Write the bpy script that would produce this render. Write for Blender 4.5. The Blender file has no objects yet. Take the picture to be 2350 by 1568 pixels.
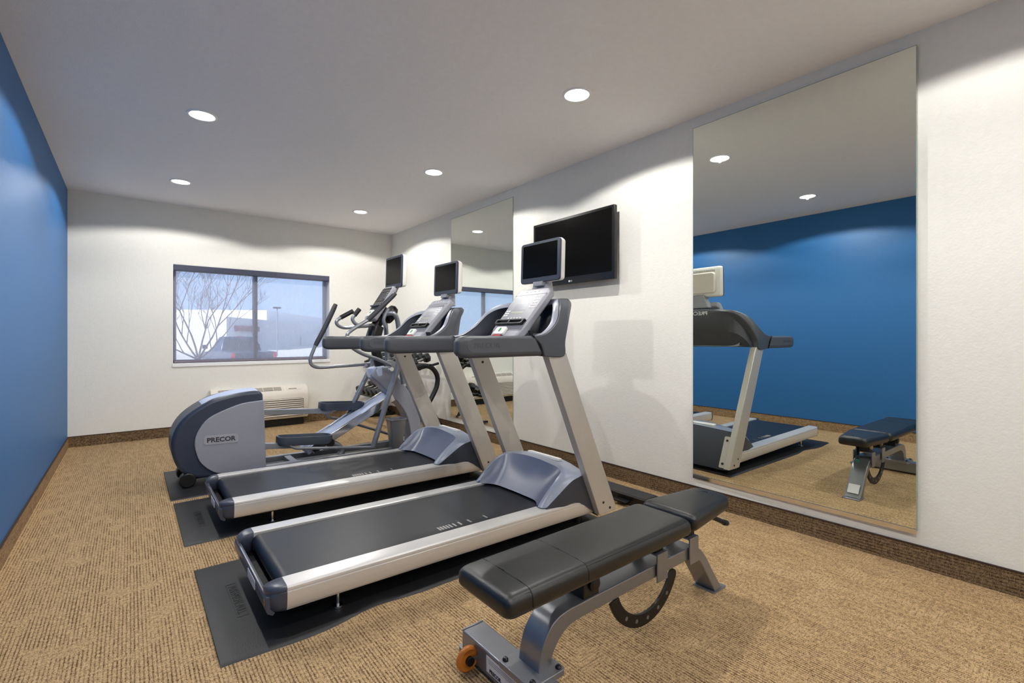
import bpy, bmesh, math, random
from mathutils import Vector, Matrix
random.seed(7)
SC = bpy.context.scene
COL = SC.collection
PI = math.pi
R = math.radians

# ------------------------------------------------------------------ materials
def srgb(r, g, b):
    f = lambda c: (c/255/12.92) if c/255 <= 0.04045 else ((c/255+0.055)/1.055)**2.4
    return (f(r), f(g), f(b), 1)
MATS = {}
def mat(name, col, rough=.5, metal=0, spec=.5, bump=0, bscale=200, vary=0, vscale=30, coat=0, stretch=(1,1,1)):
    if name in MATS: return MATS[name]
    m = bpy.data.materials.new(name); m.use_nodes = True
    nt = m.node_tree; N = nt.nodes; L = nt.links
    p = N['Principled BSDF']
    p.inputs['Base Color'].default_value = col
    p.inputs['Roughness'].default_value = rough
    p.inputs['Metallic'].default_value = metal
    p.inputs['Specular IOR Level'].default_value = spec
    if coat: p.inputs['Coat Weight'].default_value = coat; p.inputs['Coat Roughness'].default_value = .1
    tc = N.new('ShaderNodeTexCoord'); mp = N.new('ShaderNodeMapping'); mp.inputs['Scale'].default_value = stretch
    L.new(tc.outputs['Object'], mp.inputs['Vector'])
    no = N.new('ShaderNodeTexNoise'); no.inputs['Scale'].default_value = vscale; no.inputs['Detail'].default_value = 3
    L.new(mp.outputs[0], no.inputs['Vector'])
    mx = N.new('ShaderNodeMixRGB'); mx.blend_type = 'MULTIPLY'; mx.inputs['Color1'].default_value = col
    rp = N.new('ShaderNodeMapRange'); rp.inputs['To Min'].default_value = 1-max(vary, .02); rp.inputs['To Max'].default_value = 1+max(vary, .02)
    rp.inputs['From Min'].default_value = .25; rp.inputs['From Max'].default_value = .75
    L.new(no.outputs['Fac'], rp.inputs['Value']); L.new(rp.outputs[0], mx.inputs['Color2']); mx.inputs['Fac'].default_value = 1
    L.new(mx.outputs[0], p.inputs['Base Color'])
    if bump:
        nb = N.new('ShaderNodeTexNoise'); nb.inputs['Scale'].default_value = bscale; nb.inputs['Detail'].default_value = 3
        L.new(mp.outputs[0], nb.inputs['Vector'])
        bp = N.new('ShaderNodeBump'); bp.inputs['Strength'].default_value = bump; bp.inputs['Distance'].default_value = .002
        L.new(nb.outputs['Fac'], bp.inputs['Height']); L.new(bp.outputs[0], p.inputs['Normal'])
    MATS[name] = m
    return m

def emis(name, col, strength):
    m = bpy.data.materials.new(name); m.use_nodes = True
    nt = m.node_tree; nt.nodes.clear()
    o = nt.nodes.new('ShaderNodeOutputMaterial'); e = nt.nodes.new('ShaderNodeEmission')
    e.inputs['Color'].default_value = col; e.inputs['Strength'].default_value = strength
    nt.links.new(e.outputs[0], o.inputs['Surface'])
    return m

def carpet_mat(name, light, dark, bias=.5, axes='XY', pitch=.0125, contrast=1.0):
    m = bpy.data.materials.new(name); m.use_nodes = True
    nt = m.node_tree; N = nt.nodes; L = nt.links
    p = N['Principled BSDF']; p.inputs['Roughness'].default_value = .95; p.inputs['Specular IOR Level'].default_value = .1
    tc = N.new('ShaderNodeTexCoord'); sp = N.new('ShaderNodeSeparateXYZ'); L.new(tc.outputs['Object'], sp.inputs[0])
    def M(op, a, b=None, c=None):
        n = N.new('ShaderNodeMath'); n.operation = op
        for i, v in enumerate((a, b, c)):
            if v is None: continue
            if isinstance(v, (int, float)): n.inputs[i].default_value = v
            else: L.new(v, n.inputs[i])
        return n.outputs[0]
    A, B = sp.outputs[axes[0]], sp.outputs[axes[1]]
    # broken rows of loops: every row is cut into dashes with its own random offset
    def rows(a, b, seg):
        row = M('FLOOR', M('DIVIDE', a, pitch))
        wn = N.new('ShaderNodeTexWhiteNoise'); wn.noise_dimensions = '1D'; L.new(row, wn.inputs['W'])
        cell = M('FLOOR', M('ADD', M('DIVIDE', b, seg), M('MULTIPLY', wn.outputs['Value'], 7.3)))
        w2 = N.new('ShaderNodeTexWhiteNoise'); w2.noise_dimensions = '2D'
        cv = N.new('ShaderNodeCombineXYZ'); L.new(row, cv.inputs[0]); L.new(cell, cv.inputs[1]); L.new(cv.outputs[0], w2.inputs['Vector'])
        line = M('ABSOLUTE', M('SUBTRACT', M('FRACT', M('DIVIDE', a, pitch)), .5))
        line = M('MULTIPLY', line, 2.0)                       # 0 in the middle of a loop row, 1 in the groove
        return line, w2.outputs['Value']
    l1, v1 = rows(A, B, .085)
    l2, v2 = rows(B, A, .06)
    blk = N.new('ShaderNodeTexNoise'); blk.inputs['Scale'].default_value = 5.5; blk.inputs['Detail'].default_value = 2
    L.new(tc.outputs['Object'], blk.inputs['Vector'])
    sel = N.new('ShaderNodeMapRange'); sel.inputs['From Min'].default_value = .60; sel.inputs['From Max'].default_value = .66
    L.new(blk.outputs['Fac'], sel.inputs['Value'])
    def mix(a, b, f): return M('ADD', M('MULTIPLY', a, M('SUBTRACT', 1.0, f)), M('MULTIPLY', b, f))
    line = mix(l1, M('MULTIPLY', l2, .7), sel.outputs[0]); val = mix(v1, v2, sel.outputs[0])
    fine = N.new('ShaderNodeTexNoise'); fine.inputs['Scale'].default_value = 260; fine.inputs['Detail'].default_value = 2
    L.new(tc.outputs['Object'], fine.inputs['Vector'])
    clump = N.new('ShaderNodeTexNoise'); clump.inputs['Scale'].default_value = 75; clump.inputs['Detail'].default_value = 1
    L.new(tc.outputs['Object'], clump.inputs['Vector'])
    f = M('MULTIPLY', M('MULTIPLY', M('POWER', line, 2.0), M('ADD', .15, M('MULTIPLY', val, .55))), contrast)
    f = M('ADD', f, M('MULTIPLY', M('SUBTRACT', fine.outputs['Fac'], .5), 1.9))
    f = M('ADD', f, M('MULTIPLY', M('SUBTRACT', clump.outputs['Fac'], .5), .9))
    f = M('ADD', f, bias-.3)
    cr = N.new('ShaderNodeValToRGB'); cr.color_ramp.elements[0].color = light; cr.color_ramp.elements[1].color = dark
    cr.color_ramp.elements[0].position = .12; cr.color_ramp.elements[1].position = .85
    L.new(f, cr.inputs['Fac']); L.new(cr.outputs['Color'], p.inputs['Base Color'])
    bp = N.new('ShaderNodeBump'); bp.inputs['Strength'].default_value = .5; bp.inputs['Distance'].default_value = .004
    L.new(M('SUBTRACT', 1.0, f), bp.inputs['Height']); L.new(bp.outputs[0], p.inputs['Normal'])
    return m

M_floor = carpet_mat('carpet', srgb(205,174,131), srgb(90,66,45), .57)
M_base = carpet_mat('base_carpet', srgb(146,122,92), srgb(56,43,32), .66, 'ZY', .016, .8)
M_base_back = carpet_mat('base_carpet_back', srgb(146,122,92), srgb(56,43,32), .66, 'ZX', .016, .8)
M_base_left = carpet_mat('base_carpet_left', srgb(172,144,110), srgb(82,62,44), .58, 'ZY', .016, .9)
M_wall = mat('wall_paint', srgb(234,232,224), .75, bump=.5, bscale=90, spec=.3)
M_blue = mat('blue_paint', srgb(30,98,158), .5, bump=.35, bscale=110, spec=.5, vary=.03, vscale=60)
M_ceil = mat('ceiling_paint', srgb(243,241,240), .85, bump=.5, bscale=110, spec=.2)
M_white = mat('white_plastic', srgb(232,230,224), .4)
M_offw = mat('offwhite_plastic', srgb(226,218,206), .45)
M_trim = mat('white_trim', srgb(240,240,240), .4)
M_alu = mat('brushed_aluminium', srgb(226,224,222), .33, .45, stretch=(1,60,60), vary=.05, vscale=8)
M_upr = mat('upright_paint', srgb(196,191,183), .36, .35)
M_silver = mat('silver_paint', srgb(150,153,160), .32, .55)
M_bsilver = mat('bench_silver_paint', srgb(140,141,146), .28, .6)
M_grey = mat('grey_plastic', srgb(70,73,80), .42)
M_dgrey = mat('dark_grey_plastic', srgb(48,51,59), .42)
M_lgrey = mat('light_grey_plastic', srgb(160,160,167), .42)
M_mgrey = mat('mid_grey_plastic', srgb(140,143,156), .38)
M_hood = mat('hood_grey_plastic', srgb(104,111,132), .30)
M_capg = mat('end_cap_plastic', srgb(66,71,86), .28)
M_skirt = mat('hood_skirt_plastic', srgb(58,63,75), .36)
M_pedal = mat('pedal_plastic', srgb(66,73,86), .42)
M_navy = mat('slate_shell', srgb(48,56,74), .38)
M_lav = mat('pale_side_panel', srgb(146,148,159), .40)
M_cap = mat('daylit_pale_cap', srgb(190,200,226), .35)  # light blue of window daylight is put into this base colour
M_black = mat('black_plastic', srgb(14,14,16), .42)
M_rubber = mat('black_rubber', srgb(25,26,29), .5, bump=.6, bscale=260, spec=.6)
M_rubber2 = mat('embossed_rubber', srgb(14,14,16), .5)
M_belt = mat('belt_rubber', srgb(21,24,33), .38, stretch=(3,90,1), vary=.22, vscale=3, spec=.5)
M_mark = mat('belt_mark_paint', srgb(165,160,158), .6)
M_vinyl = mat('black_vinyl', srgb(15,16,18), .36, bump=.2, bscale=500, spec=.65)
M_seam = mat('seam_thread', srgb(10,10,11), .5)
M_screen = mat('black_screen', srgb(15,14,13), .15, spec=.10)
M_tvbezel = mat('tv_bezel', srgb(16,17,20), .22)
M_chrome = mat('chrome', srgb(225,225,225), .12, 1)
M_green = mat('green_button', srgb(30,150,80), .4)
M_red = mat('red_tab', srgb(160,40,40), .4)
M_teal = mat('teal_knob', srgb(0,120,120), .35)
M_orange = mat('orange_wheel', srgb(205,120,40), .35)
M_yellow = mat('yellow_sticker', srgb(200,160,40), .5)
M_label = mat('paper_label', srgb(225,225,228), .5)
M_ink = mat('black_ink', srgb(20,20,20), .6)
M_ltext = mat('silver_letter', srgb(215,215,215), .4)
M_frame = mat('bronze_frame', srgb(74,76,92), .45)
M_cass = mat('shade_cassette', srgb(64,66,86), .5)
M_brass = mat('pin_metal', srgb(200,180,130), .3, .8)
M_hexd = mat('hex_rubber', srgb(16,17,19), .4)
M_slot = mat('grille_shadow', srgb(90,80,68), .7)
M_lens = emis('lamp_lens', (1, .97, .93, 1), 14)
M_bldw = mat('building_white', srgb(228,226,226), .8)
M_bldg = mat('building_grey', srgb(200,198,200), .8)
M_sign = mat('sign_red', srgb(120,40,50), .6)
M_truck = mat('truck_paint', srgb(26,38,66), .3)
M_tglass = mat('truck_glass', srgb(20,24,32), .15)
M_tail = mat('tail_light', srgb(200,20,40), .4)
M_bark = mat('bark', srgb(104,88,84), .9)
M_pave = mat('concrete', srgb(190,186,180), .9)
M_hill = mat('hill_trees', srgb(120,112,110), .9)

def mirror_mat():
    m = bpy.data.materials.new('mirror_silver'); m.use_nodes = True
    p = m.node_tree.nodes['Principled BSDF']
    p.inputs['Base Color'].default_value = (.80, .84, .80, 1); p.inputs['Metallic'].default_value = 1; p.inputs['Roughness'].default_value = 0.0
    return m
M_mirror = mirror_mat()
def glass_mat():
    m = bpy.data.materials.new('window_glass'); m.use_nodes = True
    nt = m.node_tree; N = nt.nodes; L = nt.links; N.clear()
    o = N.new('ShaderNodeOutputMaterial'); t = N.new('ShaderNodeBsdfTransparent'); t.inputs['Color'].default_value = (.92, .95, .98, 1)
    g = N.new('ShaderNodeBsdfGlossy'); g.inputs['Roughness'].default_value = .02
    f = N.new('ShaderNodeFresnel'); f.inputs['IOR'].default_value = 1.45
    x = N.new('ShaderNodeMixShader'); L.new(f.outputs[0], x.inputs[0]); L.new(t.outputs[0], x.inputs[1]); L.new(g.outputs[0], x.inputs[2])
    L.new(x.outputs[0], o.inputs['Surface'])
    return m
M_glass = glass_mat()
def shade_mat():
    m = bpy.data.materials.new('solar_shade_fabric'); m.use_nodes = True
    nt = m.node_tree; N = nt.nodes; L = nt.links; N.clear()
    o = N.new('ShaderNodeOutputMaterial'); t = N.new('ShaderNodeBsdfTransparent'); t.inputs['Color'].default_value = (1, 1, 1, 1)
    d = N.new('ShaderNodeBsdfDiffuse'); d.inputs['Color'].default_value = srgb(225,225,235)
    tr = N.new('ShaderNodeBsdfTranslucent'); tr.inputs['Color'].default_value = srgb(235,235,245)
    a = N.new('ShaderNodeMixShader'); a.inputs[0].default_value = .7; L.new(d.outputs[0], a.inputs[1]); L.new(tr.outputs[0], a.inputs[2])
    tc = N.new('ShaderNodeTexCoord'); mp = N.new('ShaderNodeMapping'); mp.inputs['Scale'].default_value = (320, 1, 12)
    no = N.new('ShaderNodeTexNoise'); no.inputs['Scale'].default_value = 1; L.new(tc.outputs['Object'], mp.inputs[0]); L.new(mp.outputs[0], no.inputs['Vector'])
    mr = N.new('ShaderNodeMapRange'); mr.inputs['From Min'].default_value = .3; mr.inputs['From Max'].default_value = .7
    mr.inputs['To Min'].default_value = .28; mr.inputs['To Max'].default_value = .32; L.new(no.outputs['Fac'], mr.inputs['Value'])
    x = N.new('ShaderNodeMixShader'); L.new(mr.outputs[0], x.inputs[0]); L.new(t.outputs[0], x.inputs[1]); L.new(a.outputs[0], x.inputs[2])
    L.new(x.outputs[0], o.inputs['Surface'])
    return m
M_shade = shade_mat()

# ------------------------------------------------------------------ mesh helpers
class MB:
    def __init__(s): s.bm = bmesh.new()
    def box(s, a, b):
        x0, x1 = sorted((a[0], b[0])); y0, y1 = sorted((a[1], b[1])); z0, z1 = sorted((a[2], b[2]))
        v = [s.bm.verts.new(p) for p in ((x0,y0,z0),(x1,y0,z0),(x1,y1,z0),(x0,y1,z0),(x0,y0,z1),(x1,y0,z1),(x1,y1,z1),(x0,y1,z1))]
        for f in ((3,2,1,0),(4,5,6,7),(0,1,5,4),(1,2,6,5),(2,3,7,6),(3,0,4,7)): s.bm.faces.new([v[i] for i in f])
        return s
    def loft(s, rings, closed=True, caps=True):
        rv = [[s.bm.verts.new(p) for p in r] for r in rings]
        n = len(rv[0])
        for i in range(len(rv)-1):
            for j in range(n if closed else n-1):
                k = (j+1) % n
                try: s.bm.faces.new((rv[i][j], rv[i][k], rv[i+1][k], rv[i+1][j]))
                except ValueError: pass
        if caps and closed:
            s.bm.faces.new(list(reversed(rv[0]))); s.bm.faces.new(rv[-1])
        return s
    def prism(s, prof, axis, a, b):
        def P(u, v, w):
            return {'x': (w, u, v), 'y': (u, w, v), 'z': (u, v, w)}[axis]
        return s.loft([[P(u, v, a) for u, v in prof], [P(u, v, b) for u, v in prof]])
    def slab(s, prof, fr, a, b):
        """prism of a 2D profile in the (u,v) plane of a frame, between heights a and b along its normal"""
        return s.loft([[fr(u, v, a) for u, v in prof], [fr(u, v, b) for u, v in prof]])
    def tube(s, pts, r, n=12, rx=None, up=Vector((0,1,0)), rect=False, caps=True):
        pts = [Vector(p) for p in pts]; rings = []
        for i, p in enumerate(pts):
            t = (pts[min(i+1, len(pts)-1)]-pts[max(i-1, 0)]).normalized()
            side = t.cross(up)
            if side.length < 1e-4: side = t.cross(Vector((1,0,.01)))
            side.normalize(); u2 = side.cross(t).normalized()
            rr = r[i] if isinstance(r, (list, tuple)) else r
            if rect:
                w, h = rect
                rings.append([p+side*w*a+u2*h*b for a, b in ((-.5,-.5),(.5,-.5),(.5,.5),(-.5,.5))])
            else:
                ry = rr; rxx = rx if rx else rr
                rings.append([p+side*rxx*math.cos(2*PI*k/n)+u2*ry*math.sin(2*PI*k/n) for k in range(n)])
        return s.loft(rings, True, caps)
    def cyl(s, a, b, r, n=20, r2=None):
        a, b = Vector(a), Vector(b); t = (b-a).normalized()
        up = Vector((0,0,1)) if abs(t.z) < .9 else Vector((1,0,0))
        x = t.cross(up).normalized(); y = x.cross(t)
        r2 = r if r2 is None else r2
        return s.loft([[p+x*q*math.cos(2*PI*k/n)+y*q*math.sin(2*PI*k/n) for k in range(n)] for p, q in ((a, r), (b, r2))])
    def lathe(s, c, axis, prof, n=28):
        """prof: list of (radius, height along axis)"""
        c = Vector(c); t = Vector(axis).normalized()
        up = Vector((0,0,1)) if abs(t.z) < .9 else Vector((1,0,0))
        x = t.cross(up).normalized(); y = x.cross(t)
        return s.loft([[c+t*h+x*q*math.cos(2*PI*k/n)+y*q*math.sin(2*PI*k/n) for k in range(n)] for q, h in prof])
    def build(s, name, m, parent=None, bevel=0, seg=2, smooth=True, sub=0, angle=35):
        bm = s.bm
        bmesh.ops.remove_doubles(bm, verts=bm.verts, dist=1e-6)
        bmesh.ops.recalc_face_normals(bm, faces=bm.faces)
        off = root_loc(parent)
        bmesh.ops.translate(bm, verts=bm.verts, vec=-off)
        me = bpy.data.meshes.new(name); bm.to_mesh(me); bm.free()
        me.materials.append(m)
        o = bpy.data.objects.new(name, me); COL.objects.link(o)
        if parent: o.parent = parent
        if smooth:
            for p in me.polygons: p.use_smooth = True
            if not sub: me.set_sharp_from_angle(angle=R(angle))
        if bevel:
            b = o.modifiers.new('bevel', 'BEVEL'); b.width = bevel; b.segments = seg; b.limit_method = 'ANGLE'; b.angle_limit = R(40)
            b.harden_normals = False
        if sub:
            q = o.modifiers.new('subd', 'SUBSURF'); q.levels = sub; q.render_levels = sub
        return o
def root_loc(p):
    v = Vector((0,0,0))
    while p: v += p.location; p = p.parent
    return v
def thing(name, label, cat, loc, group=None):
    o = bpy.data.objects.new(name, None); COL.objects.link(o); o.location = loc; o.empty_display_size = .1
    return tag(o, label, cat, group)
def tag(o, label, cat, group=None, kind=None):
    o['label'] = label; o['category'] = cat
    if group: o['group'] = group
    if kind: o['kind'] = kind
    return o
def struct(o): o['kind'] = 'structure'; return o
def copy_tree(o, parent=None):
    kids = [c for c in bpy.data.objects if c.parent == o]
    c = o.copy(); COL.objects.link(c)
    if parent: c.parent = parent
    for k in kids: copy_tree(k, c)
    return c
def crv(pts, n=6, closed=False):
    """Catmull-Rom through the points"""
    pts = [Vector(p) for p in pts]; out = []; k = len(pts)
    for i in range(k-1):
        p0 = pts[max(i-1, 0)]; p1 = pts[i]; p2 = pts[i+1]; p3 = pts[min(i+2, k-1)]
        for j in range(n):
            t = j/n
            out.append(.5*((2*p1)+(p2-p0)*t+(2*p0-5*p1+4*p2-p3)*t*t+(3*p1-p0-3*p2+p3)*t**3))
    out.append(pts[-1])
    return out
def crv2(pts, n=6): return [(p.x, p.y) for p in crv([(a, b, 0) for a, b in pts], n)]
def rpoly(w, h, r, n=5, cx=0, cy=0):
    out = []
    for sx, sy, a0 in ((1,1,0),(-1,1,90),(-1,-1,180),(1,-1,270)):
        for k in range(n+1):
            a = R(a0+90*k/n); out.append((cx+sx*(w/2-r)+r*math.cos(a), cy+sy*(h/2-r)+r*math.sin(a)))
    return out
def frame(o, u, v):
    o = Vector(o); u = Vector(u).normalized(); v = Vector(v).normalized(); n = u.cross(v).normalized()
    return lambda a, b, c=0: o+u*a+v*b+n*c
def text(body, size, fr, m, parent, name, extrude=.0006, lift=.0005, bold=0, xs=1.0):
    cu = bpy.data.curves.new('lettering', 'FONT'); cu.body = body; cu.size = size; cu.align_x = 'CENTER'; cu.align_y = 'CENTER'
    cu.extrude = extrude; cu.offset = bold; cu.resolution_u = 3
    t = bpy.data.objects.new('lettering', cu); COL.objects.link(t)
    dg = bpy.context.evaluated_depsgraph_get()
    me = bpy.data.meshes.new_from_object(t.evaluated_get(dg))
    bpy.data.objects.remove(t); bpy.data.curves.remove(cu)
    off = root_loc(parent)
    for v in me.vertices: v.co = fr(v.co.x*xs, v.co.y, v.co.z+extrude+lift)-off
    me.name = name
    me.materials.clear(); me.materials.append(m)
    o = bpy.data.objects.new(name, me); COL.objects.link(o); o.parent = parent
    return o

# ------------------------------------------------------------------ room
XL, XR, YB, YF, H = -.5195, 3.139, 6.868, -3.0, 2.74
WX0, WX1, WZ0, WZ1 = .387, 2.204, .852, 2.040
struct(MB().box((XL-.2, YF-.2, -.1), (XR+.2, YB+.2, 0)).build('floor', M_floor, smooth=False))
struct(MB().box((XL-.2, YF-.2, H), (XR+.2, YB+.2, H+.1)).build('ceiling', M_ceil, smooth=False))
struct(MB().box((XL-.2, YF-.2, 0), (XL, YB+.2, H)).build('wall_left', M_blue, smooth=False))
struct(MB().box((XR, YF-.2, 0), (XR+.2, YB+.2, H)).build('wall_right', M_wall, smooth=False))
struct(MB().box((XL, YF-.2, 0), (XR, YF, H)).build('wall_front', M_wall, smooth=False))
w = MB()
w.box((XL, YB, 0), (WX0, YB+.2, H)); w.box((WX1, YB, 0), (XR, YB+.2, H))
w.box((WX0, YB, 0), (WX1, YB+.2, WZ0)); w.box((WX0, YB, WZ1), (WX1, YB+.2, H))
struct(w.build('wall_back', M_wall, smooth=False))
BH = .11
struct(MB().box((XR-.008, YF, 0), (XR, YB, BH)).build('baseboard_right', M_base, smooth=False))
struct(MB().box((XL, YF, 0), (XL+.008, YB, BH)).build('baseboard_left', M_base_left, smooth=False))
struct(MB().box((XL, YB-.008, 0), (XR, YB, BH)).build('baseboard_back', M_base_back, smooth=False))
tr_ = MB().box((XR-.011, YF, BH), (XR, YB, BH+.006)); tr_.box((XL, YF, BH), (XL+.011, YB, BH+.006)); tr_.box((XL, YB-.011, BH), (XR, YB, BH+.006))
struct(tr_.build('trim_1', mat('base_binding', srgb(58,38,28), .8), smooth=False))
# window: frame, mullion, panes, white sill and reveals
wf = MB(); t = .045
for a, b in (((WX0,7.015,WZ0),(WX1,7.06,WZ0+t)), ((WX0,7.015,WZ1-t),(WX1,7.06,WZ1)), ((WX0,7.015,WZ0),(WX0+t,7.06,WZ1)), ((WX1-t,7.015,WZ0),(WX1,7.06,WZ1))): wf.box(a, b)
win = struct(wf.build('window_1', M_frame, smooth=False))
MB().box((1.258, 7.01, WZ0+t), (1.312, 7.06, WZ1-t)).build('mullion', M_frame, win, smooth=False)
MB().box((WX0+t, 7.036, WZ0+t), (1.258, 7.042, WZ1-t)).build('pane', M_glass, win, smooth=False)
MB().box((1.312, 7.036, WZ0+t), (WX1-t, 7.042, WZ1-t)).build('pane', M_glass, win, smooth=False)
tr2 = MB().box((WX0-.004, 6.855, WZ0-.034), (WX1+.004, 7.014, WZ0+.006))
struct(tr2.build('trim_2', M_trim, bevel=.003))
tr3 = MB().box((WX0-.001, 6.866, WZ0+.006), (WX0+.006, 7.014, WZ1)); tr3.box((WX1-.006, 6.866, WZ0+.006), (WX1+.001, 7.014, WZ1)); tr3.box((WX0+.006, 6.87, WZ1-.006), (WX1-.006, 7.014, WZ1+.001))
struct(tr3.build('trim_3', M_trim, smooth=False))
rs = thing('roller_shade', 'sheer white roller shade with dark headbox covering the window', 'window shade', (1.29, 6.9, WZ1))
MB().box((WX0+.007, 6.864, 1.966), (WX1-.007, 6.99, WZ1-.007)).build('headbox', M_cass, rs, bevel=.004)
MB().box((WX0+.02, 6.965, WZ0+.035), (WX1-.02, 6.9662, 1.97)).build('fabric', M_shade, rs, smooth=False)
MB().box((WX0+.02, 6.958, WZ0+.012), (WX1-.02, 6.973, WZ0+.036)).build('bottom_bar', mat('shade_bar', srgb(120,110,122), .5), rs, bevel=.003)

# ------------------------------------------------------------------ ceiling downlights
spots = [(.395, 3.98, 'larger of the two round ceiling downlights along the blue wall'),
         (2.245, 2.126, 'brightest round ceiling downlight, nearest the large wall mirror'),
         (.395, 5.82, 'smaller of the two round ceiling downlights along the blue wall, near the far corner'),
         (2.245, 3.98, 'round ceiling downlight in front of the narrow far mirror and television'),
         (2.245, 5.82, 'smallest round ceiling downlight, by the far right corner'),
         (.395, 2.126, 'round ceiling downlight by the blue wall, shown only as a reflection in the large mirror'),
         (.395, .28, 'unseen round ceiling downlight by the blue wall, beside the viewer'),  # out of view, continues the row and is kept for its light
         (2.245, .28, 'round ceiling downlight by the mirror wall, beside the viewer'),
         (.395, -1.57, 'unseen round ceiling downlight by the blue wall, behind the viewer'),  # unseen pair continuing the grid, kept for the light they give
         (2.245, -1.57, 'unseen round ceiling downlight by the mirror wall, behind the viewer')]
LAMP_W = 46
for i, (x, y, lab) in enumerate(spots):
    d = thing('ceiling_downlight', lab, 'ceiling light', (x, y, H), 'recessed ceiling downlights')
    MB().lathe((x, y, H), (0,0,-1), [(.072,0),(.074,.002),(.080,.006),(.093,.004),(.095,0)], 40).build('trim_ring', M_trim, d)
    MB().lathe((x, y, H), (0,0,-1), [(.0722,.0005),(.0722,.0025),(.06,.005)], 40).build('lens', M_lens, d)
    li = bpy.data.lights.new('lamp', 'SPOT'); li.energy = LAMP_W*(.72 if (x > 1 and y == .28) else 1); li.spot_size = R(153); li.spot_blend = .14; li.shadow_soft_size = .014
    li.color = (1, .982, .945)
    lo = bpy.data.objects.new('lamp', li); COL.objects.link(lo); lo.parent = d; lo.location = (0, 0, -.020)

# ------------------------------------------------------------------ wall mirrors
def wall_mirror(y0, y1, z0, z1, label, yaw=0, off=0):
    r = thing('wall_mirror', label, 'mirror', (XR, (y0+y1)/2, z0))
    MB().box((XR-.006, y0, z0), (XR-.0005, y1, z1)).build('mirror_glass', M_mirror, r, smooth=False)
    e = MB().box((XR-.0058, y0-.003, z0), (XR+(.012 if yaw else -.0005), y0, z1)); e.box((XR-.0058, y1, z0), (XR-.0005, y1+.003, z1)); e.box((XR-.0058, y0-.003, z1), (XR-.0005, y1+.003, z1+.003))
    e.build('polished_edge', mat('glass_edge', srgb(150,165,156), .2), r, smooth=False)
    MB().prism([(XR-.001,z0-.02),(XR-.010,z0-.02),(XR-.010,z0+.006),(XR-.0075,z0+.006),(XR-.0075,z0),(XR-.001,z0)], 'y', y0, y1).build('channel', M_chrome, r, smooth=False)
    r.rotation_euler.z = yaw; r.location.x -= off
wall_mirror(.596, 1.833, .192, 2.662, 'large frameless wall mirror nearest the viewer, reflecting the blue wall', -.012, .0085)
wall_mirror(3.885, 5.122, .20, 2.645, 'narrower looking far wall mirror left of the television, behind the treadmills')

# ------------------------------------------------------------------ television
tv = thing('television', 'flat black television mounted on the white wall between the two mirrors', 'television', (XR, 2.96, 1.9))
ty0, ty1, tz0, tz1 = 2.466, 3.452, 1.648, 2.25
fr_tv = frame((3.04, (ty0+ty1)/2, (tz0+tz1)/2), (0,-1,0), (0,0,1))
tw, th = ty1-ty0, tz1-tz0
MB().slab(rpoly(tw, th, .008, 3), fr_tv, -.035, 0).build('bezel', M_tvbezel, tv, bevel=.004)
MB().slab(rpoly(tw-.056, th-.085, .004, 2, 0, .02), fr_tv, -.002, .0012).build('screen', M_screen, tv, smooth=False)
MB().slab(rpoly(tw*.75, th*.75, .03), fr_tv, -.062, -.034).build('back_cover', M_black, tv)
MB().box((XR-.042, 2.75, 1.78), (XR-.0015, 3.17, 2.1)).build('wall_mount', M_black, tv, smooth=False)
lgf = frame((3.0395, (ty0+ty1)/2, tz0+.024), (0,-1,0), (0,0,1))
lg = MB().slab([(.009*math.cos(a*PI/12)-.012, .009*math.sin(a*PI/12)) for a in range(24)], lgf, .0003, .0012).build('badge', M_ltext, tv, smooth=False)
text('LG', .018, frame((3.0393, (ty0+ty1)/2-.013, tz0+.024), (0,-1,0), (0,0,1)), M_ltext, tv, 'maker_lettering')

# ------------------------------------------------------------------ rubber mats
def mat_obj(x0, x1, y0, y1, label, wav=0, lettering=None):
    r = thing('rubber_mat', label, 'floor mat', (x0, (y0+y1)/2, 0), 'rubber mats under the cardio machines')
    n = 60; rings = []
    for i in range(n+1):
        x = x0+(x1-x0)*i/n
        e = wav*.028*math.exp(-((x-.83)/.13)**2)-wav*.02*math.exp(-((x-.55)/.2)**2)
        zz = .009+wav*.005*math.exp(-((x-.86)/.10)**2)
        yn = y0+e
        rings.append([(x, yn, 0), (x, yn+.006, .006), (x, yn+.02, zz), (x, yn+.1, .0105), (x, y1-.02, .0105), (x, y1-.006, .006), (x, y1, 0)])
    MB().loft(rings).build('mat_sheet', M_rubber, r)
    if lettering:
        cx, cy, ln, wd = lettering
        f = frame((cx, cy, .0105), (0,-1,0), (1,0,0))
        e = MB()
        for a in (-wd/2, wd/2): e.slab([(-ln/2,a-.002),(ln/2,a-.002),(ln/2,a+.002),(-ln/2,a+.002)], f, 0, .0012)
        for a in (-ln/2, ln/2): e.slab([(a-.002,-wd/2),(a+.002,-wd/2),(a+.002,wd/2),(a-.002,wd/2)], f, 0, .0012)
        e.build('embossed_border', M_rubber2, r, smooth=False)
        text('PUSH\u00b7PEDAL\u00b7PULL', .046, f, M_rubber2, r, 'embossed_lettering', .0006, .0002, .0005, ln/.43)
    return r
mat_obj(.25, 2.36, 1.967, 2.86, 'textured black rubber mat with wavy edge under the treadmill nearest the bench', 1, (.368, 2.415, .32, .042))
mat_obj(.236, 2.36, 3.217, 4.09, 'textured black rubber mat under the middle treadmill', 0, (.345, 3.63, .30, .04))
mat_obj(.225, 2.42, 4.172, 5.09, 'blue-black rubber mat under the elliptical trainer', 0)

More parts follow.
